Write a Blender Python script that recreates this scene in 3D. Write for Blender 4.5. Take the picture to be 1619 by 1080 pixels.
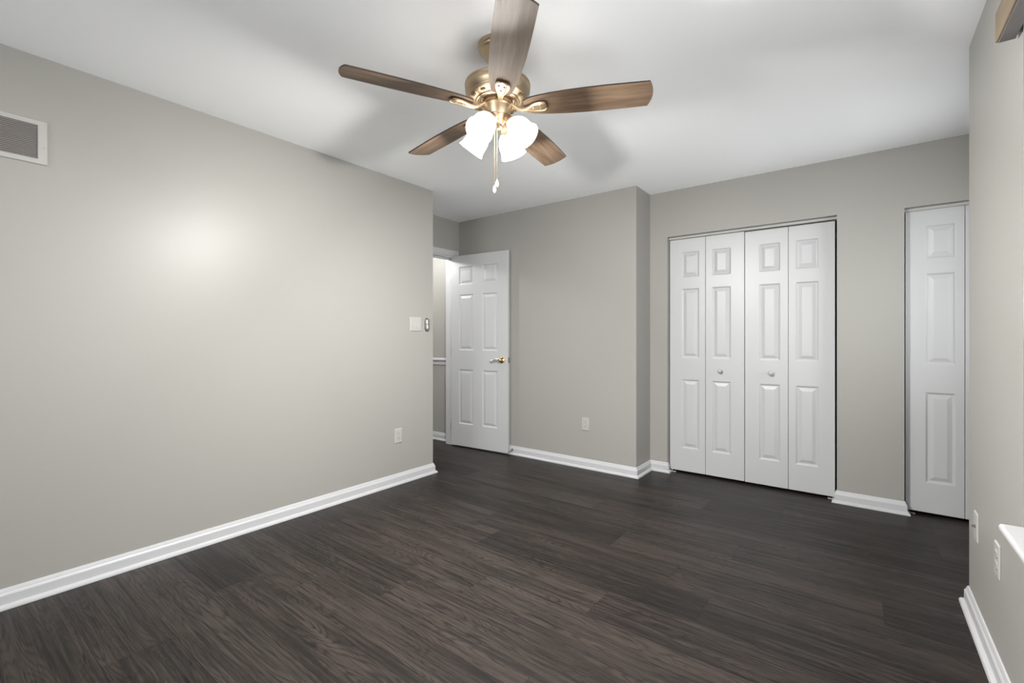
import bpy, bmesh, math, random
from mathutils import Vector, Matrix

# ------------------------------------------------------------------ camera, world, lights, exposure
for o in list(bpy.data.objects):
    bpy.data.objects.remove(o)
SC = bpy.context.scene
COL = SC.collection
R = math.radians
H = 2.44                                   # ceiling height
XA, XG, YC, XR, YE, XD = -2.958, -3.535, 3.692, -1.500, 4.006, 0.374
YA, YD, YREAR = 2.763, 2.814, -4.20        # end of left wall, end of right wall, wall behind the camera

XAL_ = 0.96                                # right side of the alcove

cam = bpy.data.cameras.new('camera')
cam.lens = 728.418 / 1619 * 36
cam.sensor_width = 36
cam.shift_y = -6.45 / 1619
cam.clip_start = 0.02
camo = bpy.data.objects.new('camera', cam)
camo.location = (0, 0, 1.1719)
camo.rotation_euler = (R(90), 0, R(37.2083))
COL.objects.link(camo)
SC.camera = camo

SC.view_settings.view_transform = 'Standard'
SC.view_settings.look = 'None'
SC.view_settings.gamma = 1
SC.view_settings.use_curve_mapping = False
SC.view_settings.exposure = 0.17

w = bpy.data.worlds.new('sky')
SC.world = w
w.use_nodes = True
bg = w.node_tree.nodes['Background']
bg.inputs['Color'].default_value = (0.80, 0.90, 1.0, 1)
bg.inputs['Strength'].default_value = 0.3


def area(name, loc, rot, sx, sy, power, color):
    l = bpy.data.lights.new(name, 'AREA')
    l.shape = 'RECTANGLE'
    l.size, l.size_y = sx, sy
    l.energy = power
    l.color = color
    o = bpy.data.objects.new(name, l)
    o.location = loc
    o.rotation_euler = rot
    COL.objects.link(o)
    return o


# daylight entering through the window in the right wall; fill added behind the camera and in the alcove
area('daylight_right_window', (XD + 0.20, 1.10, 1.36), (0, R(135), 0), 1.35, 1.60, 29, (0.95, 0.98, 1.0))
area('rear_fill', (-0.90, YREAR - 0.20, 1.36), (R(90), 0, 0), 2.0, 1.35, 145, (0.95, 0.98, 1.0))  # added fill from behind the camera for the far walls
area('alcove_fill', (XAL_ + 0.20, 3.42, 1.50), (0, R(90), 0), 1.10, 0.80, 30, (0.95, 0.98, 1.0))  # added fill from the unseen alcove side, brightens return wall and far ceiling
# hall lamp beyond the entry door, plus a second one added as fill
for hx, hy, hz, hp in ((-3.80, 3.33, 2.12, 6.0), (-4.25, 2.75, 2.20, 34.0)):
    hl = bpy.data.lights.new('hall_lamp_and_fill', 'POINT')
    hl.energy = hp
    hl.color = (1.0, 1.0, 1.0)
    hl.shadow_soft_size = 0.05
    hlo = bpy.data.objects.new('hall_lamp_and_fill', hl)
    hlo.location = (hx, hy, hz)
    COL.objects.link(hlo)
SHADE_EMIT = 12
BULB_POWER = 41


# ------------------------------------------------------------------ materials
def mat(name, col, rough=0.5, metal=0.0, spec=0.5, coat=0.0, bump=None):
    m = bpy.data.materials.new(name)
    m.use_nodes = True
    nt = m.node_tree
    b = nt.nodes['Principled BSDF']
    b.inputs['Base Color'].default_value = (*col, 1)
    b.inputs['Roughness'].default_value = rough
    b.inputs['Metallic'].default_value = metal
    b.inputs['Specular IOR Level'].default_value = spec
    b.inputs['Coat Weight'].default_value = coat
    if bump:
        scale, strength, dist, det = bump
        tc = nt.nodes.new('ShaderNodeTexCoord')
        n = nt.nodes.new('ShaderNodeTexNoise')
        n.inputs['Scale'].default_value = scale
        n.inputs['Detail'].default_value = det
        bp = nt.nodes.new('ShaderNodeBump')
        bp.inputs['Strength'].default_value = strength
        bp.inputs['Distance'].default_value = dist
        nt.links.new(tc.outputs['Object'], n.inputs['Vector'])
        nt.links.new(n.outputs['Fac'], bp.inputs['Height'])
        nt.links.new(bp.outputs['Normal'], b.inputs['Normal'])
    return m


def nd(nt, typ, **kw):
    n = nt.nodes.new(typ)
    for k, v in kw.items():
        setattr(n, k, v)
    return n


def math_node(nt, op, a=None, b=None, c=None, clamp=False):
    n = nt.nodes.new('ShaderNodeMath')
    n.operation = op
    n.use_clamp = clamp
    for i, v in enumerate((a, b, c)):
        if v is None:
            continue
        if isinstance(v, (int, float)):
            n.inputs[i].default_value = v
        else:
            nt.links.new(v, n.inputs[i])
    return n.outputs[0]


M = {}
M['wall'] = mat('greige_wall_paint', (0.283, 0.275, 0.254), 0.40, spec=0.28, bump=(500, 0.05, 0.001, 2))
M['wall_back'] = M['wall']
M['ceiling'] = mat('flat_ceiling_paint', (0.90, 0.905, 0.91), 0.9, spec=0.1, bump=(300, 0.05, 0.002, 2))
M['trim'] = mat('white_gloss_trim', (0.435, 0.435, 0.445), 0.33, spec=0.5)
M['door'] = mat('white_door_paint', (0.415, 0.417, 0.419), 0.40, spec=0.5, bump=(1400, 0.06, 0.001, 1))
M['plastic'] = mat('white_plastic', (0.37, 0.36, 0.335), 0.35)
M['vent'] = mat('grille_enamel', (0.35, 0.34, 0.32), 0.45)
M['slot'] = mat('dark_slot', (0.10, 0.09, 0.08), 0.7)
M['duct'] = mat('duct_interior', (0.11, 0.093, 0.088), 0.9)
M['track'] = mat('track_metal', (0.36, 0.355, 0.335), 0.45)
M['closet'] = mat('closet_dark', (0.06, 0.06, 0.055), 0.9)  # near-black colour for the closet interior
M['brass'] = mat('satin_champagne_brass', (0.46, 0.355, 0.24), 0.40, metal=1.0, bump=(260, 0.05, 0.001, 2))
M['brass_dark'] = mat('brass_recess', (0.16, 0.10, 0.05), 0.5, metal=0.6)
M['gold'] = mat('polished_brass', (0.78, 0.62, 0.28), 0.15, metal=1.0)
M['nickel'] = mat('satin_nickel', (0.36, 0.345, 0.32), 0.5, metal=1.0)
M['chrome'] = mat('bright_chrome', (0.80, 0.80, 0.79), 0.12, metal=1.0)
M['pewter'] = mat('dark_pewter', (0.17, 0.16, 0.15), 0.4, metal=0.8)
M['blade_edge'] = mat('blade_edge_walnut', (0.045, 0.028, 0.018), 0.5)
M['crystal'] = mat('clear_fob', (0.80, 0.76, 0.66), 0.08, metal=0.5)
M['underside'] = mat('grey_shaded_underside', (0.13, 0.12, 0.115), 0.6)  # shade under the valance, put into a grey colour
M['vinyl'] = mat('window_vinyl', (0.80, 0.80, 0.80), 0.4)


def glass():
    m = bpy.data.materials.new('window_glass')
    m.use_nodes = True
    nt = m.node_tree
    nt.nodes.remove(nt.nodes['Principled BSDF'])
    t = nd(nt, 'ShaderNodeBsdfTransparent')
    g = nd(nt, 'ShaderNodeBsdfGlossy')
    g.inputs['Roughness'].default_value = 0.02
    fr = nd(nt, 'ShaderNodeFresnel')
    mx = nd(nt, 'ShaderNodeMixShader')
    nt.links.new(fr.outputs[0], mx.inputs[0])
    nt.links.new(t.outputs[0], mx.inputs[1])
    nt.links.new(g.outputs[0], mx.inputs[2])
    nt.links.new(mx.outputs[0], nt.nodes['Material Output'].inputs['Surface'])
    return m


M['glass'] = glass()


def frosted():
    m = bpy.data.materials.new('lit_frosted_glass')
    m.use_nodes = True
    b = m.node_tree.nodes['Principled BSDF']
    b.inputs['Base Color'].default_value = (0.9, 0.9, 0.88, 1)
    b.inputs['Roughness'].default_value = 0.35
    b.inputs['Emission Color'].default_value = (1.0, 0.95, 0.88, 1)
    b.inputs['Emission Strength'].default_value = SHADE_EMIT
    return m


M['shade'] = frosted()


def wood(name, c_dark, c_light, scale=1.0, rough=0.45, spec=0.5):
    """grain runs along object X"""
    m = bpy.data.materials.new(name)
    m.use_nodes = True
    nt = m.node_tree
    b = nt.nodes['Principled BSDF']
    tc = nd(nt, 'ShaderNodeTexCoord')
    mp = nd(nt, 'ShaderNodeMapping')
    mp.inputs['Scale'].default_value = (3 * scale, 40 * scale, 40 * scale)
    nt.links.new(tc.outputs['Object'], mp.inputs['Vector'])
    n1 = nd(nt, 'ShaderNodeTexNoise')
    n1.inputs['Scale'].default_value = 1.0
    n1.inputs['Detail'].default_value = 5
    n1.inputs['Distortion'].default_value = 0.6
    nt.links.new(mp.outputs[0], n1.inputs['Vector'])
    mp2 = nd(nt, 'ShaderNodeMapping')
    mp2.inputs['Scale'].default_value = (16 * scale, 420 * scale, 420 * scale)
    nt.links.new(tc.outputs['Object'], mp2.inputs['Vector'])
    n2 = nd(nt, 'ShaderNodeTexNoise')
    n2.inputs['Scale'].default_value = 1.0
    n2.inputs['Detail'].default_value = 2
    nt.links.new(mp2.outputs[0], n2.inputs['Vector'])
    s = math_node(nt, 'MULTIPLY_ADD', n2.outputs['Fac'], 0.45, math_node(nt, 'MULTIPLY', n1.outputs['Fac'], 0.75))
    cr = nd(nt, 'ShaderNodeValToRGB')
    cr.color_ramp.elements[0].position = 0.42
    cr.color_ramp.elements[0].color = (*c_dark, 1)
    cr.color_ramp.elements[1].position = 0.74
    cr.color_ramp.elements[1].color = (*c_light, 1)
    nt.links.new(s, cr.inputs[0])
    nt.links.new(cr.outputs[0], b.inputs['Base Color'])
    b.inputs['Roughness'].default_value = rough
    b.inputs['Specular IOR Level'].default_value = spec
    return m


M['blade'] = wood('walnut_blade', (0.052, 0.032, 0.020), (0.138, 0.093, 0.060), rough=0.5, spec=0.3)
M['valance'] = wood('oak_valance', (0.10, 0.072, 0.042), (0.20, 0.150, 0.092), rough=0.5)


def floor_mat():
    m = bpy.data.materials.new('dark_vinyl_planks')
    m.use_nodes = True
    nt = m.node_tree
    L = nt.links
    b = nt.nodes['Principled BSDF']
    uv = nd(nt, 'ShaderNodeUVMap', uv_map='plank')
    at = nd(nt, 'ShaderNodeAttribute', attribute_name='plank_rnd')
    sx = nd(nt, 'ShaderNodeSeparateXYZ')
    L.new(uv.outputs[0], sx.inputs[0])
    rnd = at.outputs['Fac']
    u, v = sx.outputs[0], sx.outputs[1]

    def coord(su, sv, k):
        c = nd(nt, 'ShaderNodeCombineXYZ')
        L.new(math_node(nt, 'MULTIPLY', u, su), c.inputs[0])
        L.new(math_node(nt, 'MULTIPLY', v, sv), c.inputs[1])
        L.new(math_node(nt, 'MULTIPLY', rnd, k), c.inputs[2])
        return c.outputs[0]

    def noise(vec, detail=3, rough=0.5, dist=0.0):
        n = nd(nt, 'ShaderNodeTexNoise')
        n.inputs['Scale'].default_value = 1.0
        n.inputs['Detail'].default_value = detail
        n.inputs['Roughness'].default_value = rough
        n.inputs['Distortion'].default_value = dist
        L.new(vec, n.inputs['Vector'])
        return n.outputs['Fac']

    # contour lines of a stretched field: cathedral grain and knots
    field = noise(coord(1.1, 8.5, 173.0), 1.5, 0.45, 0.15)
    wob = noise(coord(6, 60, 71.0), 2)
    ph = math_node(nt, 'MULTIPLY_ADD', field, 190.0, math_node(nt, 'MULTIPLY', wob, 5.0))
    line = math_node(nt, 'SINE', ph)
    line = math_node(nt, 'MULTIPLY_ADD', line, 0.5, 0.5)
    line = math_node(nt, 'POWER', line, 3.0)
    streak = noise(coord(2.2, 95, 311.0), 4, 0.65, 0.3)
    fine = noise(coord(14, 520, 97.0), 3, 0.6)
    broad = noise(coord(1.3, 11, 57.0), 3, 0.55, 0.5)
    dark = noise(coord(2.6, 26, 401.0), 3, 0.6, 0.8)
    mask = math_node(nt, 'MULTIPLY_ADD', broad, 2.6, -0.85, clamp=True)
    a = math_node(nt, 'MULTIPLY', math_node(nt, 'MULTIPLY', line, mask), -0.22)
    a = math_node(nt, 'ADD', a, math_node(nt, 'MULTIPLY', streak, 0.74))
    a = math_node(nt, 'ADD', a, math_node(nt, 'MULTIPLY', fine, 0.46))
    a = math_node(nt, 'ADD', a, math_node(nt, 'MULTIPLY', broad, 0.62))
    dk = math_node(nt, 'MULTIPLY_ADD', dark, -8.0, 2.95, clamp=True)
    a = math_node(nt, 'ADD', a, math_node(nt, 'MULTIPLY', dk, -0.32))
    a = math_node(nt, 'ADD', a, math_node(nt, 'MULTIPLY_ADD', rnd, 0.14, -0.15))
    cr = nd(nt, 'ShaderNodeValToRGB')
    e = cr.color_ramp.elements
    e[0].position = 0.30
    e[0].color = (0.0022, 0.0018, 0.0017, 1)
    e[1].position = 1.05
    e[1].color = (0.062, 0.051, 0.045, 1)
    x = e.new(0.52)
    x.color = (0.0068, 0.0056, 0.0052, 1)
    x = e.new(0.76)
    x.color = (0.0205, 0.0170, 0.0152, 1)
    L.new(a, cr.inputs[0])
    # seams between planks
    du = math_node(nt, 'MINIMUM', u, math_node(nt, 'SUBTRACT', PL, u))
    dv = math_node(nt, 'MINIMUM', v, math_node(nt, 'SUBTRACT', PW, v))
    dm = math_node(nt, 'MINIMUM', du, dv)
    seam = math_node(nt, 'MULTIPLY', dm, 1 / 0.0016, clamp=True)
    mx = nd(nt, 'ShaderNodeMix', data_type='RGBA')
    L.new(seam, mx.inputs[0])
    mx.inputs[6].default_value = (0.003, 0.0025, 0.0025, 1)
    hue = noise(coord(2.0, 6.0, 231.0), 2)
    tn = nd(nt, 'ShaderNodeMix', data_type='RGBA')
    L.new(math_node(nt, 'MULTIPLY_ADD', hue, 3.0, -1.0, clamp=True), tn.inputs[0])
    tn.inputs[6].default_value = (0.61, 0.56, 0.555, 1)
    tn.inputs[7].default_value = (0.575, 0.56, 0.535, 1)
    ml = nd(nt, 'ShaderNodeMix', data_type='RGBA', blend_type='MULTIPLY')
    ml.inputs[0].default_value = 1.0
    L.new(cr.outputs[0], ml.inputs[6])
    L.new(tn.outputs[2], ml.inputs[7])
    L.new(ml.outputs[2], mx.inputs[7])
    L.new(mx.outputs[2], b.inputs['Base Color'])
    rg = math_node(nt, 'MULTIPLY_ADD', streak, -0.20, 0.50)
    L.new(rg, b.inputs['Roughness'])
    b.inputs['Specular IOR Level'].default_value = 0.20
    bp = nd(nt, 'ShaderNodeBump')
    bp.inputs['Strength'].default_value = 0.3
    bp.inputs['Distance'].default_value = 0.0015
    hh = math_node(nt, 'ADD', math_node(nt, 'MULTIPLY', fine, 0.6), math_node(nt, 'MULTIPLY', line, -0.25))
    hh = math_node(nt, 'ADD', hh, seam)
    L.new(hh, bp.inputs['Height'])
    L.new(bp.outputs[0], b.inputs['Normal'])
    return m


PL, PW, PY0 = 1.203, 0.2205, 0.86
M['floor'] = floor_mat()


# ------------------------------------------------------------------ geometry helpers
def new_bm():
    return bmesh.new()


def box(bm, x0, x1, y0, y1, z0, z1, mtx=None):
    vs = [bm.verts.new(Vector((x, y, z))) for z in (z0, z1) for y in (y0, y1) for x in (x0, x1)]
    if mtx:
        for v in vs:
            v.co = mtx @ v.co
    for f in ((0, 2, 3, 1), (4, 5, 7, 6), (0, 1, 5, 4), (2, 6, 7, 3), (0, 4, 6, 2), (1, 3, 7, 5)):
        bm.faces.new([vs[i] for i in f])
    return vs


def lathe(bm, prof, n=48, mtx=None, cap=True):
    """prof: (r, z) list; closed at the ends if cap"""
    rings = []
    for r, z in prof:
        ring = []
        for i in range(n):
            a = 2 * math.pi * i / n
            p = Vector((r * math.cos(a), r * math.sin(a), z))
            ring.append(bm.verts.new(mtx @ p if mtx else p))
        rings.append(ring)
    for a, b in zip(rings, rings[1:]):
        for i in range(n):
            bm.faces.new((a[i], a[(i + 1) % n], b[(i + 1) % n], b[i]))
    if cap:
        bm.faces.new(list(reversed(rings[0])))
        bm.faces.new(rings[-1])


def tube(bm, pts, rad, n=12):
    pts = [Vector(p) for p in pts]
    rads = rad if isinstance(rad, (list, tuple)) else [rad] * len(pts)
    rings = []
    ref = None
    for i, p in enumerate(pts):
        d = (pts[min(i + 1, len(pts) - 1)] - pts[max(i - 1, 0)]).normalized()
        if ref is None:
            ref = Vector((0, 0, 1)) if abs(d.z) < 0.9 else Vector((1, 0, 0))
        s = d.cross(ref).normalized()
        t = s.cross(d).normalized()
        ref = t
        rings.append([bm.verts.new(p + (s * math.cos(2 * math.pi * k / n) + t * math.sin(2 * math.pi * k / n)) * rads[i]) for k in range(n)])
    for a, b in zip(rings, rings[1:]):
        for i in range(n):
            bm.faces.new((a[i], a[(i + 1) % n], b[(i + 1) % n], b[i]))
    bm.faces.new(list(reversed(rings[0])))
    bm.faces.new(rings[-1])


def link(name, bm, m, parent=None, smooth=False, bevel=0.0, loc=None, segs=2):
    bmesh.ops.recalc_face_normals(bm, faces=bm.faces[:])
    me = bpy.data.meshes.new(name)
    bm.to_mesh(me)
    bm.free()
    for mm in (m if isinstance(m, (list, tuple)) else [m]):
        me.materials.append(mm)
    if smooth:
        for p in me.polygons:
            p.use_smooth = True
    o = bpy.data.objects.new(name, me)
    COL.objects.link(o)
    if loc:
        o.location = loc
    if parent:
        o.parent = parent
    if bevel:
        md = o.modifiers.new('bevel', 'BEVEL')
        md.width = bevel
        md.segments = segs
        md.limit_method = 'ANGLE'
        md.angle_limit = R(40)
    return o


def auto_smooth(o, ang=35):
    """split normals at sharp edges without an operator"""
    me = o.data
    bm = bmesh.new()
    bm.from_mesh(me)
    for e in bm.edges:
        e.smooth = not (len(e.link_faces) == 2 and e.calc_face_angle(0) > R(ang))
    for f in bm.faces:
        f.smooth = True
    bm.to_mesh(me)
    bm.free()
    return o


def struct(o):
    o['kind'] = 'structure'
    return o


def empty(name, loc, rotz=0.0):
    o = bpy.data.objects.new(name, None)
    o.empty_display_size = 0.05
    COL.objects.link(o)
    o.location = loc
    o.rotation_euler = (0, 0, rotz)
    return o


def tag(o, label, cat, group=None):
    o['label'] = label
    o['category'] = cat
    if group:
        o['group'] = group
    return o


# ------------------------------------------------------------------ floor
def make_floor():
    random.seed(4)
    offs = {-1: -2.655, 0: -2.37, 1: -2.115, 2: -1.74, 3: -1.46, 4: -0.93, 5: -0.546, 6: -1.95, 7: -1.13, 8: -0.549, 9: -1.475, 10: 0.034, 11: -2.07}
    x0, x1, y0, y1 = -5.3, 1.2, YREAR - 0.3, 4.75
    bm = new_bm()
    uvl = bm.loops.layers.uv.new('plank')
    rl = bm.faces.layers.float.new('plank_rnd')
    i0 = math.floor((y0 - PY0) / PW)
    i1 = math.ceil((y1 - PY0) / PW)
    tone = {(2, -2): 0.95, (0, -2): 0.75, (3, -2): 0.35}
    for i in range(i0, i1):
        ya = PY0 + i * PW
        off = offs.get(i, random.uniform(-1, 1))
        k0 = math.floor((x0 - off) / PL)
        k1 = math.ceil((x1 - off) / PL)
        for k in range(k0, k1):
            xa = off + k * PL
            vs = [bm.verts.new((x, y, 0)) for x, y in ((xa, ya), (xa + PL, ya), (xa + PL, ya + PW), (xa, ya + PW))]
            f = bm.faces.new(vs)
            f[rl] = random.random()
            flip = random.random() < 0.5
            for lp, (a, b) in zip(f.loops, ((0, 0), (PL, 0), (PL, PW), (0, PW))):
                lp[uvl].uv = (PL - a, PW - b) if flip else (a, b)
    bmesh.ops.remove_doubles(bm, verts=bm.verts[:], dist=1e-5)
    struct(link('floor', bm, M['floor']))


make_floor()


# ------------------------------------------------------------------ room shell
def wall_boxes(name, boxes, m=None):
    bm = new_bm()
    for b in boxes:
        box(bm, *b)
    return struct(link(name, bm, m or M['wall']))


Z0, Z1 = -0.02, H
T = 0.115
# window opening in the right wall
WY0, WY1, WZ0, WZ1 = 0.25, 1.965, 0.600, 2.10
CX0, CX1, CH = -1.347, -0.141, 2.043           # wide closet opening
DX0, DX1, DH = 0.225, 0.835, 2.030             # narrow closet opening
GY0, GY1, GH = 2.850, 3.606, 2.045             # entry door opening
XAL = XAL_
HX, HY, HY0 = -5.1, 3.706, 2.45                # hall

wall_boxes('wall_left', [(XG - T, XA, YREAR - T, YA, Z0, Z1)])
wall_boxes('wall_entry', [(XG - T, XG, YA, GY0, Z0, Z1), (XG - T, XG, GY1 + 0.012, YC + 0.3, Z0, Z1), (XG - T, XG, GY0, GY1 + 0.012, GH, Z1)])
wall_boxes('wall_back', [(XG, XR, YC, YC + T, Z0, Z1), (XR - T, XR, YC + T, YE + T, Z0, Z1),
                         (XR, CX0, YE, YE + T, Z0, Z1), (CX0, CX1, YE, YE + T, CH, Z1), (CX1, DX0, YE, YE + T, Z0, Z1),
                         (DX0, DX1, YE, YE + T, DH, Z1), (DX1, XAL, YE, YE + T, Z0, Z1)])
wall_boxes('wall_right', [(XD, XD + T, YREAR - T, WY0, Z0, Z1), (XD, XD + T, WY1, YD, Z0, Z1),
                          (XD, XD + T, WY0, WY1, Z0, WZ0), (XD, XD + T, WY0, WY1, WZ1, Z1)])
AY0, AY1, AZ0, AZ1 = 3.00, 3.84, 0.92, 2.06      # unseen opening added in the alcove to let in fill light
wall_boxes('wall_alcove', [(XAL, XAL + T, YD - T, AY0, Z0, Z1), (XAL, XAL + T, AY1, YE + T, Z0, Z1), (XAL, XAL + T, AY0, AY1, Z0, AZ0), (XAL, XAL + T, AY0, AY1, AZ1, Z1), (XD + T, XAL, YD - T, YD, Z0, Z1)])
RX0, RX1 = -1.95, 0.15                         # unseen rear opening, added to light the far walls
wall_boxes('wall_front', [(XA, RX0, YREAR - T, YREAR, Z0, Z1), (RX1, XD, YREAR - T, YREAR, Z0, Z1),
                          (RX0, RX1, YREAR - T, YREAR, Z0, 0.62), (RX0, RX1, YREAR - T, YREAR, 2.1, Z1)])
wall_boxes('wall_hall', [(HX, XG - T, HY, HY + T, Z0, Z1), (HX - T, HX, HY0 - T, HY + T, Z0, Z1), (HX, XG - T, HY0 - T, HY0, Z0, Z1)])
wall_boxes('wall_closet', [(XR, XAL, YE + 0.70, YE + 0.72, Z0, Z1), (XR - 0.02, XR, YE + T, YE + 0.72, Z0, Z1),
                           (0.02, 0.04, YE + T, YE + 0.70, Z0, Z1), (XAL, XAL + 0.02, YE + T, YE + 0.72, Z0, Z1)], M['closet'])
bm = new_bm()
box(bm, HX - T, XAL + T, YREAR - T, YE + 0.75, H, H + 0.05)
struct(link('ceiling', bm, M['ceiling']))


# ------------------------------------------------------------------ baseboards
BASE = [(0, 0), (0.0300, 0), (0.0300, 0.006), (0.0275, 0.013), (0.0215, 0.0185), (0.0150, 0.0205),
        (0.0150, 0.058), (0.0125, 0.064), (0.0095, 0.068), (0.0080, 0.074), (0.0045, 0.083), (0, 0.085)]


def sweep(bm, pts, prof):
    """prof (out, z) swept along a plan polyline, out = to the right of travel, mitred"""
    pts = [Vector(p) for p in pts]
    n = len(pts)
    rings = []
    for i, p in enumerate(pts):
        dirs = []
        if i > 0:
            dirs.append((p - pts[i - 1]).normalized())
        if i < n - 1:
            dirs.append((pts[i + 1] - p).normalized())
        nr = [Vector((d.y, -d.x)) for d in dirs]
        if len(nr) == 2:
            mvec = (nr[0] + nr[1])
            mvec = mvec / mvec.dot(nr[0])
        else:
            mvec = nr[0]
        rings.append([bm.verts.new((p.x + mvec.x * o, p.y + mvec.y * o, z)) for o, z in prof])
    for a, b in zip(rings, rings[1:]):
        k = len(prof)
        for i in range(k):
            bm.faces.new((a[i], a[(i + 1) % k], b[(i + 1) % k], b[i]))
    bm.faces.new(rings[0])
    bm.faces.new(list(reversed(rings[-1])))


def baseboard(name, pts):
    bm = new_bm()
    sweep(bm, pts, BASE)
    return struct(link(name, bm, M['trim']))


baseboard('baseboard_left', [(XA, YREAR), (XA, YA), (XG, YA), (XG, GY0 - 0.06)])
baseboard('baseboard_back', [(XG + 0.016, YC), (XR, YC), (XR, YE), (CX0, YE), (CX0, YE + 0.022)])
baseboard('baseboard_closet', [(CX1, YE + 0.022), (CX1, YE), (DX0, YE), (DX0, YE + 0.022)])
baseboard('baseboard_right', [(XAL, YD), (XD, YD), (XD, YREAR)])
baseboard('baseboard_front', [(XD, YREAR), (XA, YREAR)])
baseboard('baseboard_hall', [(HX, HY0), (HX, HY), (XG - T - 0.02, HY)])
# chair rail in the hall
bm = new_bm()
sweep(bm, [(HX, HY0), (HX, HY), (XG - T - 0.02, HY)], [(0, 0.860), (0.010, 0.862), (0.012, 0.892), (0.016, 0.900), (0.026, 0.908), (0.030, 0.918), (0.026, 0.930), (0.016, 0.937), (0, 0.938)])
struct(link('trim_chair_rail', bm, M['trim']))

# entry door jamb and casing
bm = new_bm()
jt = 0.012
box(bm, XG - T - 0.004, XG + 0.004, GY1, GY1 + jt, 0, GH)
box(bm, XG - T - 0.004, XG + 0.004, GY0 - 0.002, GY0 + jt, 0, GH)
box(bm, XG - T - 0.004, XG + 0.004, GY0, GY1, GH - jt, GH + 0.002)
box(bm, XG - T + 0.02, XG - 0.045, GY0 + jt, GY0 + jt + 0.012, 0, GH - jt)       # stop strips
box(bm, XG - T + 0.02, XG - 0.045, GY0 + jt, GY1, GH - jt - 0.012, GH - jt)
struct(link('trim_door_jamb', bm, M['trim'], bevel=0.002))
CP = [(0, 0), (0, 0.010), (0.012, 0.012), (0.020, 0.016), (0.050, 0.017), (0.062, 0.015), (0.066, 0.008), (0.066, 0)]  # (away from opening, thickness)


def casing(name, x, sign):
    bm = new_bm()
    cw = 0.004
    path = [(GY0 - cw, 0), (GY0 - cw, GH + cw), (GY1 + cw, GH + cw), (GY1 + cw, 0)]
    outs = [(-1, 0), (-1, 1), (1, 1), (1, 0)]
    rings = []
    for (y, z), (oy, oz) in zip(path, outs):
        rings.append([bm.verts.new((x + sign * t, y + oy * a, z + oz * a)) for a, t in CP])
    for a, b in zip(rings, rings[1:]):
        for i in range(len(CP)):
            j = (i + 1) % len(CP)
            bm.faces.new((a[i], a[j], b[j], b[i]))
    bm.faces.new(rings[0])
    bm.faces.new(list(reversed(rings[-1])))
    struct(link(name, bm, M['trim']))


casing('trim_door_casing', XG, 1)
casing('trim_hall_casing', XG - T, -1)


# ------------------------------------------------------------------ windows
def window(name, mtx, wd, z0, z1):
    """local: x along the opening 0..wd, y outward through the wall"""
    root = struct(empty(name, (0, 0, 0)))
    f = new_bm()
    t = 0.045
    y0, y1 = 0.060, 0.110
    box(f, 0, t, y0, y1, z0, z1, mtx)
    box(f, wd - t, wd, y0, y1, z0, z1, mtx)
    box(f, t, wd - t, y0, y1, z0, z0 + t, mtx)
    box(f, t, wd - t, y0, y1, z1 - t, z1, mtx)
    box(f, t, wd - t, y0 + 0.005, y1 - 0.005, (z0 + z1) / 2 - 0.02, (z0 + z1) / 2 + 0.02, mtx)
    link('window_frame', f, M['vinyl'], root, bevel=0.003)
    g = new_bm()
    box(g, t, wd - t, 0.083, 0.087, z0 + t, z1 - t, mtx)
    link('pane', g, M['glass'], root)
    return root


wr = window('window_1', Matrix(((0, 1, 0, XD), (1, 0, 0, WY0), (0, 0, 1, 0), (0, 0, 0, 1))), WY1 - WY0, WZ0 + 0.02, WZ1)
window('window_added_rear', Matrix(((1, 0, 0, RX0), (0, -1, 0, YREAR), (0, 0, 1, 0), (0, 0, 0, 1))), RX1 - RX0, 0.62, 2.1)  # added frame around the rear fill light, out of view
window('window_added_alcove', Matrix(((0, 1, 0, XAL), (1, 0, 0, AY0), (0, 0, 1, 0), (0, 0, 0, 1))), AY1 - AY0, AZ0, AZ1)  # added frame around the alcove fill light, out of view
bm = new_bm()
box(bm, XD - 0.052, XD + 0.058, WY0 + 0.001, WY1 - 0.001, WZ0, WZ0 + 0.022)
link('window_sill', bm, M['trim'], wr, bevel=0.009, segs=4)

# wooden valance over the window
vr = tag(empty('window_valance', (XD - 0.025, 1.12, 2.068)), 'wooden valance with an oak grain face above the right-hand window', 'valance')
bm = new_bm()
prof = [(-0.002, 0.0), (-0.024, 0.0), (-0.025, 0.003), (-0.025, 0.088), (-0.021, 0.092), (0.020, 0.092), (0.024, 0.085), (0.024, 0.020), (0.018, 0.010), (0.010, 0.003)]
L0, L1 = -0.92, 0.89
ra = [bm.verts.new((x, L0, z)) for x, z in prof]
rb = [bm.verts.new((x, L1, z)) for x, z in prof]
for i in range(len(prof)):
    j = (i + 1) % len(prof)
    bm.faces.new((ra[i], ra[j], rb[j], rb[i]))
bm.faces.new(ra)
bm.faces.new(list(reversed(rb)))
wood_y = M['valance'].copy()
wood_y.name = 'oak_valance_lengthwise'
for n in wood_y.node_tree.nodes:
    if n.type == 'MAPPING':
        s = n.inputs['Scale'].default_value
        n.inputs['Scale'].default_value = (s[1], s[0], s[1])
link('valance_board', bm, wood_y, vr, bevel=0.0015)
bm = new_bm()
box(bm, -0.019, 0.017, L0 + 0.004, L1 - 0.004, -0.0035, 0.004)
link('valance_underside_shade', bm, M['underside'], vr, bevel=0.001)  # grey strip added to darken the underside of the valance


# ------------------------------------------------------------------ moulded doors
PANEL = [(0.005, 0.0015), (0.010, 0.0065), (0.016, 0.0075), (0.022, 0.0065), (0.040, 0.0015), (0.043, 0.0010)]


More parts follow.
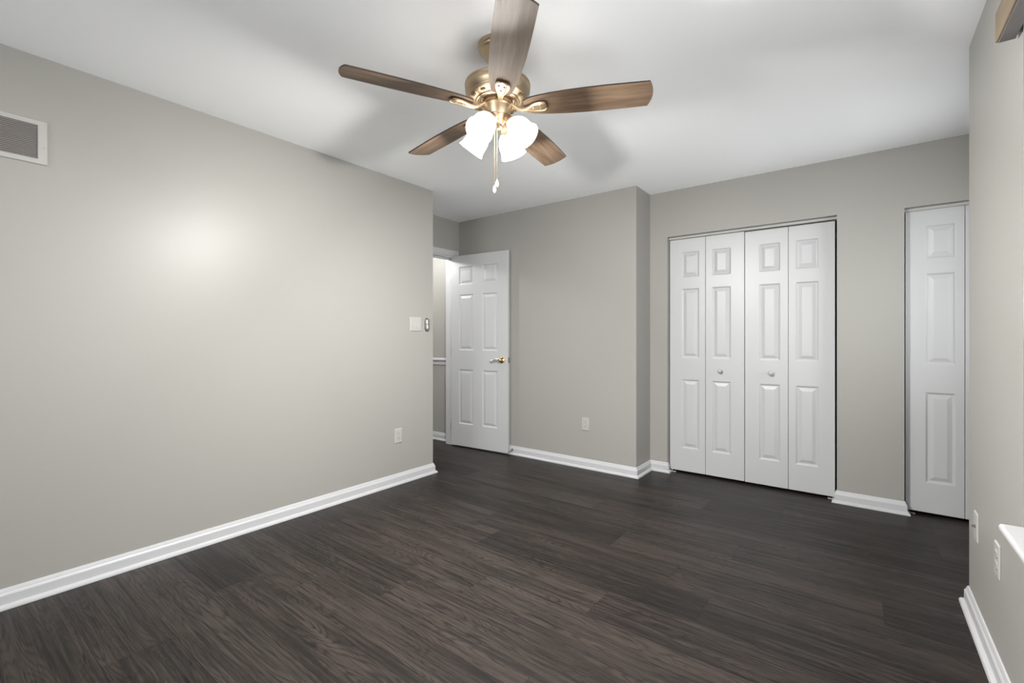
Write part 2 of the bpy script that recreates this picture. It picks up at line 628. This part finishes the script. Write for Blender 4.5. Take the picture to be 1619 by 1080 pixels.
def slab(W, Hh, th, xs, zs, flip_back=False):
    """door leaf: local x 0..W, front at y=0 facing -Y, raised panels at xs x zs"""
    bm = new_bm()
    xc = sorted({0, W, *[v for p in xs for v in p]})
    zc = sorted({0, Hh, *[v for p in zs for v in p]})
    for side in (0, 1):
        Y = (lambda d: d) if side == 0 else (lambda d: th - d)
        for a, b in zip(xc, xc[1:]):
            for c, d in zip(zc, zc[1:]):
                if (a, b) in xs and (c, d) in zs:
                    prev = [bm.verts.new((x, Y(0), z)) for x, z in ((a, c), (b, c), (b, d), (a, d))]
                    for ins, dep in PANEL:
                        cur = [bm.verts.new((x, Y(dep), z)) for x, z in ((a + ins, c + ins), (b - ins, c + ins), (b - ins, d - ins), (a + ins, d - ins))]
                        for i in range(4):
                            j = (i + 1) % 4
                            bm.faces.new((prev[i], prev[j], cur[j], cur[i]))
                        prev = cur
                    bm.faces.new(prev)
                else:
                    bm.faces.new([bm.verts.new((x, Y(0), z)) for x, z in ((a, c), (b, c), (b, d), (a, d))])
    for a, b in zip(xc, xc[1:]):
        for z in (0, Hh):
            bm.faces.new([bm.verts.new(p) for p in ((a, 0, z), (b, 0, z), (b, th, z), (a, th, z))])
    for c, d in zip(zc, zc[1:]):
        for x in (0, W):
            bm.faces.new([bm.verts.new(p) for p in ((x, 0, c), (x, 0, d), (x, th, d), (x, th, c))])
    bmesh.ops.remove_doubles(bm, verts=bm.verts[:], dist=1e-5)
    return bm


# entry door, swung open against the back wall
d1 = struct(empty('door_1', (-3.5435, 3.5765, 0.014), R(4.256)))
DW, DHH, DT = 0.735, 2.031, 0.034
xs = [(0.108, 0.302), (0.418, 0.612)]
zs = [(0.236, 0.819), (1.021, 1.616), (1.718, 1.912)]
link('door_panel', slab(DW, DHH, DT, xs, zs), M['door'], d1, bevel=0.0015, segs=1)
kx, kz = 0.668, 0.930
bm = new_bm()
rot = Matrix.Translation((kx, 0, kz)) @ Matrix.Rotation(R(90), 4, 'X')
lathe(bm, [(0.0, -0.001), (0.032, -0.001), (0.0325, 0.003), (0.030, 0.008), (0.022, 0.012), (0.014, 0.014), (0.0125, 0.034), (0.015, 0.040), (0.015, 0.052), (0.010, 0.056), (0.0, 0.057)], 32, rot, cap=False)
bmesh.ops.remove_doubles(bm, verts=bm.verts[:], dist=1e-5)
hnd = auto_smooth(link('door_handle', bm, M['gold'], d1))
hnd['label'] = 'polished brass door handle rose with a wavy lever'
bm = new_bm()
pts = []
for i in range(15):
    t = i / 14
    pts.append((kx - 0.006 - 0.115 * t, -0.047 + 0.006 * t, kz + 0.002 + 0.012 * math.sin(t * math.pi * 1.9 + 0.2) * (0.35 + 0.65 * t)))
tube(bm, pts, [0.009, 0.009, 0.0085, 0.0080, 0.0075, 0.007, 0.007, 0.007, 0.007, 0.007, 0.007, 0.007, 0.0068, 0.006, 0.004], 12)
auto_smooth(link('lever', bm, M['chrome'], hnd))
bm = new_bm()
box(bm, DW - 0.0005, DW + 0.0012, 0.004, 0.030, kz - 0.028, kz + 0.028)
link('latch_plate', bm, M['nickel'], d1, bevel=0.0004)
bm = new_bm()
box(bm, DW + 0.001, DW + 0.009, 0.010, 0.024, kz - 0.008, kz + 0.008)
link('latch_bolt', bm, M['nickel'], d1, bevel=0.001)
for hz in (0.20, 1.00, 1.80):
    bm = new_bm()
    lathe(bm, [(0.0055, hz - 0.045), (0.0055, hz + 0.045)], 12, Matrix.Translation((-0.007, 0.034, 0)))
    box(bm, -0.006, 0.0005, 0.002, 0.033, hz - 0.044, hz + 0.044)
    auto_smooth(link('hinge', bm, M['nickel'], d1))

# door stop on the baseboard by the free edge of the entry door
ds = tag(empty('door_stop', (-2.788, YC - 0.014, 0.050)), 'small dark pin door stop on the baseboard at the foot of the open white door', 'door stop')
bm = new_bm()
lathe(bm, [(0.010, 0), (0.010, 0.003), (0.004, 0.005)], 16, Matrix.Rotation(R(90), 4, 'X'))
auto_smooth(link('stop_base', bm, M['pewter'], ds))
bm = new_bm()
tube(bm, [(0, -0.004, 0), (-0.012, -0.028, -0.014), (-0.018, -0.040, -0.020)], 0.0028, 10)
tube(bm, [(0.010, -0.001, -0.006), (-0.003, -0.026, -0.020), (-0.011, -0.040, -0.032)], 0.0022, 10)
auto_smooth(link('stop_rod', bm, M['pewter'], ds))


# closets
def knob(parent, x, z):
    bm = new_bm()
    lathe(bm, [(0.0, 0), (0.010, 0), (0.009, 0.010), (0.012, 0.014), (0.0175, 0.019), (0.019, 0.024), (0.017, 0.030), (0.010, 0.034), (0.0, 0.035)], 28,
          Matrix.Translation((x, 0.0, z)) @ Matrix.Rotation(R(90), 4, 'X'), cap=False)
    bmesh.ops.remove_doubles(bm, verts=bm.verts[:], dist=1e-5)
    return auto_smooth(link('knob', bm, M['plastic'], parent), 60)


LH = 1.990
LT = 0.030


def bifold(name, x0, xm, x1, zb, y, ktop=None, hh=LH):
    root = struct(empty(name, (x0, y, zb)))
    for i, (a, b) in enumerate(((x0, xm), (xm, x1))):
        W = b - a - 0.0025
        off = (0.049, 0.196) if W > 0.28 else (0.049, 0.196)
        # the moulded panel sits nearer the hinge between the two leaves on the outer leaf
        p = (0.052, 0.200) if i == 0 else (W - 0.247, W - 0.100)
        p = LEAFX.get((name, i), p)
        bm = slab(W, hh, LT, [p], [(0.197, 0.792), (0.974, 1.572), (1.667, 1.887)])
        o = link('door_leaf', bm, M['door'], root, bevel=0.0015, segs=1, loc=(a - x0, 0, 0))
        if ktop == i:
            knob(o, KNOBX[name], 0.877)
    bm = new_bm()
    for hz in (0.22, 1.0, 1.78):
        lathe(bm, [(0.004, hz - 0.03), (0.004, hz + 0.03)], 10, Matrix.Translation((xm - x0 - 0.001, LT + 0.004, 0)))
    auto_smooth(link('hinge', bm, M['nickel'], root))
    return root


LEAFX = {('door_2', 0): (0.100, 0.247), ('door_2', 1): (0.050, 0.197), ('door_3', 0): (0.100, 0.247), ('door_3', 1): (0.046, 0.193),
         ('door_4', 0): (0.100, 0.247), ('door_4', 1): (0.050, 0.197)}
KNOBX = {'door_2': 0.116, 'door_3': 0.184, 'door_4': 0.15}
YL = YE + 0.055
bifold('door_2', -1.3425, -1.0442, -0.7465, 0.020, YL, 1, 2.001)
bifold('door_3', -0.7450, -0.4445, -0.1515, 0.018, YL, 0, 1.996)
bifold('door_4', 0.2325, 0.5220, 0.8080, 0.0205, YL, 1, 1.991)


def track(name, x0, x1, z):
    bm = new_bm()
    y0, y1 = YE + 0.043, YE + 0.092
    box(bm, x0, x1, y0, y0 + 0.0015, z - 0.020, z)
    box(bm, x0, x1, y1 - 0.0015, y1, z - 0.020, z)
    box(bm, x0, x1, y0, y1, z - 0.0015, z)
    return struct(link(name, bm, M['track']))


track('trim_closet_track', CX0 + 0.001, CX1 - 0.001, CH)
track('trim_alcove_track', DX0 + 0.001, DX1 - 0.001, DH)


def bracket(x, s, label):
    """floor pivot bracket, s = direction into the opening"""
    r = tag(empty('pivot_bracket', (x, YE + 0.060, 0)), label, 'bracket', 'closet door floor brackets')
    bm = new_bm()
    a, b = sorted((0, s * 0.055))
    box(bm, a, b, -0.018, 0.014, 0.001, 0.004)
    a, b = sorted((0, s * 0.003))
    box(bm, a, b, -0.018, 0.014, 0.001, 0.018)
    link('bracket_plate', bm, M['plastic'], r, bevel=0.0008)
    bm = new_bm()
    lathe(bm, [(0.003, 0.003), (0.003, 0.018)], 12, Matrix.Translation((s * 0.022, -0.006, 0)))
    auto_smooth(link('pivot_pin', bm, M['plastic'], r))


bracket(CX0 + 0.002, 1, 'small white floor bracket at the left foot of the wide closet')
bracket(CX1 - 0.002, -1, 'small white floor bracket at the right foot of the wide closet')
bracket(DX0 + 0.002, 1, 'small pale floor bracket at the foot of the narrow closet door')


# ------------------------------------------------------------------ wall plates; local: plate in XZ, facing -Y
def plate_bm(wd, ht, t=0.006):
    bm = new_bm()
    e = 0.004
    o = [(-wd / 2, -ht / 2), (wd / 2, -ht / 2), (wd / 2, ht / 2), (-wd / 2, ht / 2)]
    back = [bm.verts.new((x, 0.0, z)) for x, z in o]
    mid = [bm.verts.new((x, -t * 0.45, z)) for x, z in o]
    fr = [bm.verts.new((x - math.copysign(e, x), -t, z - math.copysign(e, z))) for x, z in o]
    bm.faces.new(back)
    for a, b in ((back, mid), (mid, fr)):
        for i in range(4):
            j = (i + 1) % 4
            bm.faces.new((a[i], a[j], b[j], b[i]))
    bm.faces.new(fr)
    return bm


def outlet(loc, rz, label, ht=0.116, wd=0.071):
    r = tag(empty('wall_outlet', loc, rz), label, 'outlet', 'white duplex wall outlets')
    link('cover_plate', plate_bm(wd, ht), M['plastic'], r, bevel=0.001)
    for s in (-1, 1):
        bm = new_bm()
        zc = s * 0.0195
        ring = []
        for y in (-0.0055, -0.0085):
            ring.append([bm.verts.new((max(-0.0165, min(0.0165, 0.0185 * math.cos(a))), y, zc + 0.0145 * math.sin(a))) for a in [2 * math.pi * k / 28 for k in range(28)]])
        for i in range(28):
            bm.faces.new((ring[0][i], ring[0][(i + 1) % 28], ring[1][(i + 1) % 28], ring[1][i]))
        bm.faces.new(ring[1])
        rc = link('receptacle', bm, M['plastic'], r)
        bm = new_bm()
        for x in (-0.0065, 0.0065):
            box(bm, x - 0.0011, x + 0.0011, -0.0088, -0.0080, zc - 0.001, zc + 0.008)
        lathe(bm, [(0.0024, 0.0080), (0.0024, 0.0088)], 12, Matrix.Translation((0, 0, zc - 0.007)) @ Matrix.Rotation(R(90), 4, 'X'))
        link('slot', bm, M['slot'], rc)
    bm = new_bm()
    lathe(bm, [(0.003, 0.0055), (0.0025, 0.0072)], 14, Matrix.Rotation(R(90), 4, 'X'))
    auto_smooth(link('screw', bm, M['plastic'], r))
    return r


outlet((XA, 2.387, 0.385), R(90), 'white duplex outlet low on the left wall near its end')
outlet((-1.974, YC, 0.394), 0, 'white duplex outlet low on the back wall between door and closet')
outlet((XD, 2.270, 0.408), R(-90), 'white outlet on the right wall just under the window sill corner')

jk = tag(empty('cable_plate', (XD, 2.640, 0.402), R(-90)), 'white wall plate with a dark jack, by the far corner of the right wall', 'wall plate')
link('cover_plate', plate_bm(0.071, 0.116), M['plastic'], jk, bevel=0.001)
bm = new_bm()
lathe(bm, [(0.0060, 0.005), (0.0060, 0.009), (0.0042, 0.009), (0.0042, 0.016), (0.0, 0.016)], 16, Matrix.Rotation(R(90), 4, 'X'), cap=False)
auto_smooth(link('jack', bm, M['pewter'], jk))
for s in (-1, 1):
    bm = new_bm()
    lathe(bm, [(0.003, 0.0055), (0.0025, 0.0072)], 14, Matrix.Translation((0, 0, s * 0.042)) @ Matrix.Rotation(R(90), 4, 'X'))
    auto_smooth(link('screw', bm, M['plastic'], jk))

sw = tag(empty('light_switch', (XA, 2.567, 1.283), R(90)), 'white double rocker light switch on the left wall', 'light switch')
link('cover_plate', plate_bm(0.118, 0.118), M['plastic'], sw, bevel=0.001)
for s in (-1, 1):
    bm = new_bm()
    xa, xb = s * 0.023 - 0.0165, s * 0.023 + 0.0165
    vs = [bm.verts.new(p) for p in ((xa, -0.005, -0.033), (xb, -0.005, -0.033), (xb, -0.005, 0.033), (xa, -0.005, 0.033),
                                    (xa, -0.0105, -0.033), (xb, -0.0105, -0.033), (xb, -0.0065, 0.033), (xa, -0.0065, 0.033),
                                    (xa, -0.0075, 0.0), (xb, -0.0075, 0.0))]
    for f in ((0, 1, 5, 4), (4, 5, 9, 8), (8, 9, 6, 7), (3, 7, 6, 2), (0, 4, 8, 7, 3), (1, 2, 6, 9, 5)):
        bm.faces.new([vs[i] for i in f])
    link('rocker', bm, M['plastic'], sw)

# rounded two-lobed control beside the switch
rc = tag(empty('wall_control', (XA, 2.690, 1.280), R(90)), 'small rounded two-lobed satin metal control right of the double switch', 'wall control')


def lobes(bm, ra, rb, zc, dz, y0, y1, dome):
    n = 40
    out = []
    for k in range(n):
        a = 2 * math.pi * k / n
        z = math.sin(a)
        x = math.cos(a)
        wv = ra if z >= 0 else rb
        pinch = 1 - 0.16 * math.exp(-(z / 0.28) ** 2)
        out.append((x * wv * pinch, zc + z * dz))
    prev = [bm.verts.new((x, y0, z)) for x, z in out]
    bm.faces.new(prev)
    for f in (1.0, 0.93, 0.8, 0.6, 0.35, 0.12):
        yy = y1 - dome * math.sqrt(max(0, 1 - f * f)) if f < 1 else y1
        cur = [bm.verts.new((x * f, yy, zc + (z - zc) * f)) for x, z in out]
        for i in range(n):
            j = (i + 1) % n
            bm.faces.new((prev[i], prev[j], cur[j], cur[i]))
        prev = cur
    bm.faces.new(prev)


bm = new_bm()
lobes(bm, 0.027, 0.026, 0, 0.058, 0, -0.008, 0.004)
auto_smooth(link('back_plate', bm, M['pewter'], rc), 60)
bm = new_bm()
lobes(bm, 0.022, 0.022, 0.020, 0.033, -0.006, -0.014, 0.012)
o = auto_smooth(link('upper_lobe', bm, M['nickel'], rc), 60)
bm = new_bm()
lobes(bm, 0.021, 0.021, -0.020, 0.034, -0.006, -0.016, 0.012)
auto_smooth(link('lower_lobe', bm, M['nickel'], rc), 60)

# return air grille on the left wall
vg = tag(empty('air_vent', (XA, 0.190, 2.051), R(90)), 'pale louvred return air grille high on the left wall', 'air vent')
VW, VH = 0.404, 0.198
iw, ih = 0.340, 0.150
bm = new_bm()
o4 = [(-VW / 2, -VH / 2), (VW / 2, -VH / 2), (VW / 2, VH / 2), (-VW / 2, VH / 2)]
i4 = [(-iw / 2, -ih / 2), (iw / 2, -ih / 2), (iw / 2, ih / 2), (-iw / 2, ih / 2)]
rows = [[bm.verts.new((x, y, z)) for x, z in q] for q, y in ((o4, 0), (o4, -0.004), ([(x * 0.985, z * 0.97) for x, z in o4], -0.008), ([(x * 1.01, z * 1.02) for x, z in i4], -0.008), (i4, -0.006), (i4, 0.0))]
for a, b in zip(rows, rows[1:]):
    for i in range(4):
        j = (i + 1) % 4
        bm.faces.new((a[i], a[j], b[j], b[i]))
link('vent_frame', bm, M['vent'], vg)
bm = new_bm()
box(bm, -iw / 2, iw / 2, -0.0008, -0.0003, -ih / 2, ih / 2)
link('duct_backing', bm, M['duct'], vg)
NS = 19
for k in range(NS):
    z = -ih / 2 + (k + 0.5) * ih / NS
    bm = new_bm()
    vs = [bm.verts.new(p) for p in ((-iw / 2, -0.0070, z - 0.0026), (iw / 2, -0.0070, z - 0.0026), (iw / 2, -0.0015, z + 0.0008), (-iw / 2, -0.0015, z + 0.0008),
                                    (-iw / 2, -0.0074, z - 0.0016), (iw / 2, -0.0074, z - 0.0016), (iw / 2, -0.0015, z + 0.0018), (-iw / 2, -0.0015, z + 0.0018))]
    for f in ((0, 1, 2, 3), (4, 7, 6, 5), (0, 4, 5, 1), (3, 2, 6, 7), (0, 3, 7, 4), (1, 5, 6, 2)):
        bm.faces.new([vs[i] for i in f])
    link('louver', bm, M['vent'], vg)
for s in (-1, 1):
    bm = new_bm()
    lathe(bm, [(0.0036, 0.0075), (0.0030, 0.0092)], 12, Matrix.Translation((s * (VW / 2 - 0.012), 0, -0.022)) @ Matrix.Rotation(R(90), 4, 'X'))
    auto_smooth(link('screw', bm, M['nickel'], vg))


# ------------------------------------------------------------------ ceiling fan
FT = Vector((math.cos(R(37.2083)), math.sin(R(37.2083)), 0))     # screen-right direction used only to state the tilt axis
fan = tag(empty('ceiling_fan', (-1.2585, 1.5546, H)), 'five-blade ceiling fan in champagne brass with four lit frosted glass shades', 'ceiling fan')
fan.rotation_mode = 'AXIS_ANGLE'
TILT = R(1.53)
fan.rotation_axis_angle = (-TILT, FT.x, FT.y, 0)


def fl(name, prof, m=None, parent=None, n=64, mtx=None, ang=30):
    bm = new_bm()
    lathe(bm, prof, n, mtx, cap=False)
    bmesh.ops.remove_doubles(bm, verts=bm.verts[:], dist=1e-5)
    return auto_smooth(link(name, bm, m or M['brass'], parent or fan), ang)


# all z relative to the ceiling
fl('canopy', [(0, 0.002), (0.083, 0.002), (0.084, -0.006), (0.084, -0.018), (0.080, -0.022), (0.082, -0.026), (0.079, -0.031), (0.073, -0.034), (0.069, -0.040),
              (0.060, -0.056), (0.048, -0.071), (0.034, -0.081), (0.020, -0.085), (0.0, -0.085)])
fl('downrod', [(0, -0.08), (0.0135, -0.08), (0.0135, -0.170), (0, -0.170)])
fl('downrod_collar', [(0, -0.138), (0.020, -0.140), (0.024, -0.153), (0.030, -0.168), (0.034, -0.171), (0, -0.171)])
mh = fl('motor_housing', [(0, -0.165), (0.055, -0.167), (0.100, -0.171), (0.134, -0.176), (0.1415, -0.180), (0.1420, -0.186), (0.1395, -0.190), (0.1400, -0.206),
                          (0.1370, -0.216), (0.1300, -0.226), (0.1270, -0.232), (0.1280, -0.236), (0.1250, -0.242), (0.1180, -0.246), (0.1020, -0.250),
                          (0.0960, -0.250), (0.0930, -0.254), (0.0880, -0.255), (0.0850, -0.252), (0.0800, -0.256), (0.0760, -0.255), (0.072, -0.250), (0, -0.250)])
for k in range(12):
    a = k * math.pi / 6 + 0.12
    bm = new_bm()
    mt = Matrix.Rotation(a, 4, 'Z') @ Matrix.Translation((0.1105, 0, -0.2478)) @ Matrix.Rotation(R(14), 4, 'Y')
    box(bm, -0.008, 0.008, -0.010, 0.010, -0.0022, 0.0022, mt)
    link('vent_slot', bm, M['brass_dark'], mh)
fl('flywheel', [(0, -0.249), (0.066, -0.250), (0.066, -0.262), (0.060, -0.266), (0, -0.266)], M['brass_dark'])
ZK = -0.268
cup = fl('switch_housing', [(0, ZK + 0.004), (0.058, ZK + 0.004), (0.062, ZK), (0.0625, ZK - 0.006), (0.060, ZK - 0.010), (0.059, ZK - 0.014), (0.055, ZK - 0.032), (0.048, ZK - 0.047),
                            (0.045, ZK - 0.049), (0.041, ZK - 0.062), (0.033, ZK - 0.071), (0.030, ZK - 0.073), (0.0255, ZK - 0.080), (0.020, ZK - 0.084), (0.0195, ZK - 0.094), (0.012, ZK - 0.100), (0.0, ZK - 0.102)])

# blades
PH0 = 26.46
ZB = -0.281
PITCH = -12.9
BR = 0.646


def blade_bm():
    n = 26
    bm = new_bm()
    out_t, out_b = [], []
    pts = []
    W = [(0.120, 0.030), (0.128, 0.038), (0.145, 0.045), (0.18, 0.052), (0.23, 0.0585), (0.30, 0.0640), (0.38, 0.0672), (0.46, 0.0680), (0.54, 0.0672), (0.60, 0.0660), (0.629, 0.0653)]
    side = [(r, w) for r, w in W]
    arc = []
    for k in range(1, 12):
        t = -1 + 2 * k / 12
        arc.append((BR - 0.0165 * t * t, 0.0653 * -t))
    pts = [(r, w) for r, w in side] + arc + [(r, -w) for r, w in reversed(side)]
    pts += [(0.116, -0.018), (0.114, 0.0), (0.116, 0.018)]
    th = 0.0065
    b = [bm.verts.new((x, y, 0)) for x, y in pts]
    t = [bm.verts.new((x, y, th)) for x, y in pts]
    fb = bm.faces.new(b)
    ft = bm.faces.new(list(reversed(t)))
    for i in range(len(pts)):
        j = (i + 1) % len(pts)
        f = bm.faces.new((b[i], b[j], t[j], t[i]))
        f.material_index = 1
    return bm


def iron_bm():
    """bent arm ending in a shield shaped plate under the blade"""
    st = [(0.058, 0.016, 0.016, 0.0050, 0.0), (0.072, 0.013, 0.006, 0.0055, 0.0), (0.090, 0.0105, -0.006, 0.0060, 0.25), (0.108, 0.0095, -0.012, 0.0060, 0.55), (0.124, 0.0105, -0.013, 0.0055, 0.8),
          (0.138, 0.0150, -0.0115, 0.0050, 1.0), (0.152, 0.0220, -0.0100, 0.0045, 1.0), (0.168, 0.0275, -0.0090, 0.0040, 1.0), (0.184, 0.0300, -0.0090, 0.0040, 1.0), (0.198, 0.0300, -0.0090, 0.0040, 1.0),
          (0.207, 0.0255, -0.0088, 0.0038, 1.0), (0.213, 0.0120, -0.0080, 0.0034, 1.0)]
    bm = new_bm()
    rings = []
    for r, hw, z, th, k in st:
        pr = [(-1, 0.5), (-1, -0.3), (-0.82, -0.9), (-0.62, -1.0), (-0.5, -0.45), (0, -0.35), (0.5, -0.45), (0.62, -1.0), (0.82, -0.9), (1, -0.3), (1, 0.5)]
        ca, sa = math.cos(R(PITCH) * k), math.sin(R(PITCH) * k)
        ring = []
        for a, b in pr:
            y, zz = a * hw, b * th * 1.4
            ring.append(bm.verts.new((r, y * ca - zz * sa, z + y * sa + zz * ca)))
        rings.append(ring)
    m = len(rings[0])
    for a, b in zip(rings, rings[1:]):
        for i in range(m):
            j = (i + 1) % m
            bm.faces.new((a[i], a[j], b[j], b[i]))
    bm.faces.new(rings[0])
    bm.faces.new(list(reversed(rings[-1])))
    return bm


blade_proto = iron_proto = None
for k in range(5):
    a = R(PH0 + 72 * k)
    if k == 0:
        bl = link('blade', blade_bm(), [M['blade'], M['blade_edge']], fan)
        ir = auto_smooth(link('blade_iron', iron_bm(), M['brass'], fan), 28)
        scs = []
        for (sx_, sy_) in ((0.158, 0.0), (0.188, 0.011), (0.188, -0.011)):
            bm = new_bm()
            lathe(bm, [(0.0, -0.0120), (0.0045, -0.0120), (0.0040, -0.0155), (0.0, -0.0165)], 12, Matrix.Rotation(R(PITCH), 4, 'X') @ Matrix.Translation((sx_, sy_, 0)), cap=False)
            bmesh.ops.remove_doubles(bm, verts=bm.verts[:], dist=1e-5)
            scs.append(auto_smooth(link('screw', bm, M['brass'], ir)))
        blade_proto, iron_proto, screw_protos = bl, ir, scs
    else:
        bl = blade_proto.copy()
        COL.objects.link(bl)
        ir = iron_proto.copy()
        COL.objects.link(ir)
        for sp in screw_protos:
            sc = sp.copy()
            COL.objects.link(sc)
            sc.parent = ir
    bl.parent = ir.parent = fan
    bl.matrix_local = Matrix.Translation((0, 0, ZB)) @ Matrix.Rotation(a, 4, 'Z') @ Matrix.Rotation(R(PITCH), 4, 'X')
    ir.matrix_local = Matrix.Translation((0, 0, ZB)) @ Matrix.Rotation(a, 4, 'Z')

# light kit: four arms at 90 degrees
SH = [(0.0, 0.0), (0.024, 0.0), (0.026, 0.004), (0.031, 0.012), (0.042, 0.026), (0.050, 0.042), (0.0535, 0.058), (0.0540, 0.074), (0.0545, 0.088), (0.0570, 0.102), (0.0625, 0.116),
      (0.0600, 0.116), (0.0545, 0.101), (0.0515, 0.086), (0.0510, 0.060), (0.0470, 0.044), (0.039, 0.030), (0.026, 0.014), (0.0, 0.010)]
AZ0 = 37.2083 + 90 - 30          # world azimuth of the far-right arm
DOWN = 48.0
ZL = ZK - 0.040
for k in range(4):
    az = R(AZ0 + 90 * k)
    hd = Vector((math.cos(az), math.sin(az), 0))
    ax = (hd * math.cos(R(DOWN)) + Vector((0, 0, -math.sin(R(DOWN))))).normalized()
    p0 = Vector((0, 0, ZL)) + hd * 0.028
    p1 = p0 + ax * 0.038
    q = ax.to_track_quat('Z', 'Y').to_matrix().to_4x4()
    arm = new_bm()
    tube(arm, [p0 + Vector((0, 0, 0.006)) - hd * 0.012, p0, p0 + ax * 0.02, p1], 0.010, 16)
    ao = auto_smooth(link('lamp_arm', arm, M['brass'], fan))
    m4 = Matrix.Translation(p0 + ax * 0.026) @ q
    fl('socket_cup', [(0, 0), (0.014, 0), (0.017, 0.006), (0.0185, 0.020), (0.023, 0.030), (0.0275, 0.036), (0.0275, 0.042), (0.0, 0.042)], None, ao, 32, m4)
    m4 = Matrix.Translation(p0 + ax * 0.060) @ q
    so = fl('glass_shade', [(r_ * 0.94, z_ * 0.94) for r_, z_ in SH], M['shade'], fan, 48, m4, 50)

    bl_ = bpy.data.lights.new('bulb', 'AREA')
    bl_.shape = 'DISK'
    bl_.size = 0.085
    bl_.energy = BULB_POWER
    bl_.color = (1.0, 0.985, 0.96)
    bo = bpy.data.objects.new('bulb', bl_)
    COL.objects.link(bo)
    bo.parent = fan
    lx = (hd * math.cos(R(45)) + Vector((0, 0, -math.sin(R(45))))).normalized()
    bo.matrix_local = Matrix.Translation(p0 + ax * 0.154) @ (-lx).to_track_quat('Z', 'Y').to_matrix().to_4x4()

# pull chains with fobs
for (dx, dy, zt, zb_) in ((-0.013, 0.006, ZK - 0.060, -0.612), (-0.002, -0.010, ZK - 0.070, -0.592)):
    off = FT * dx + Vector((-FT.y, FT.x, 0)) * dy
    bm = new_bm()
    z = zt
    while z > zb_:
        bmesh.ops.create_icosphere(bm, subdivisions=1, radius=0.0017, matrix=Matrix.Translation((off.x, off.y, z)))
        z -= 0.0030
    tube(bm, [(off.x, off.y, zt), (off.x, off.y, zb_)], 0.0008, 6)
    ch = link('pull_chain', bm, M['brass'], fan, smooth=True)
    fl('fob', [(0, 0.004), (0.003, 0.002), (0.0035, -0.004), (0.0065, -0.012), (0.0075, -0.022), (0.0055, -0.030), (0.0035, -0.034), (0.0, -0.036)], M['crystal'], ch, 12, Matrix.Translation((off.x, off.y, zb_)), 20)
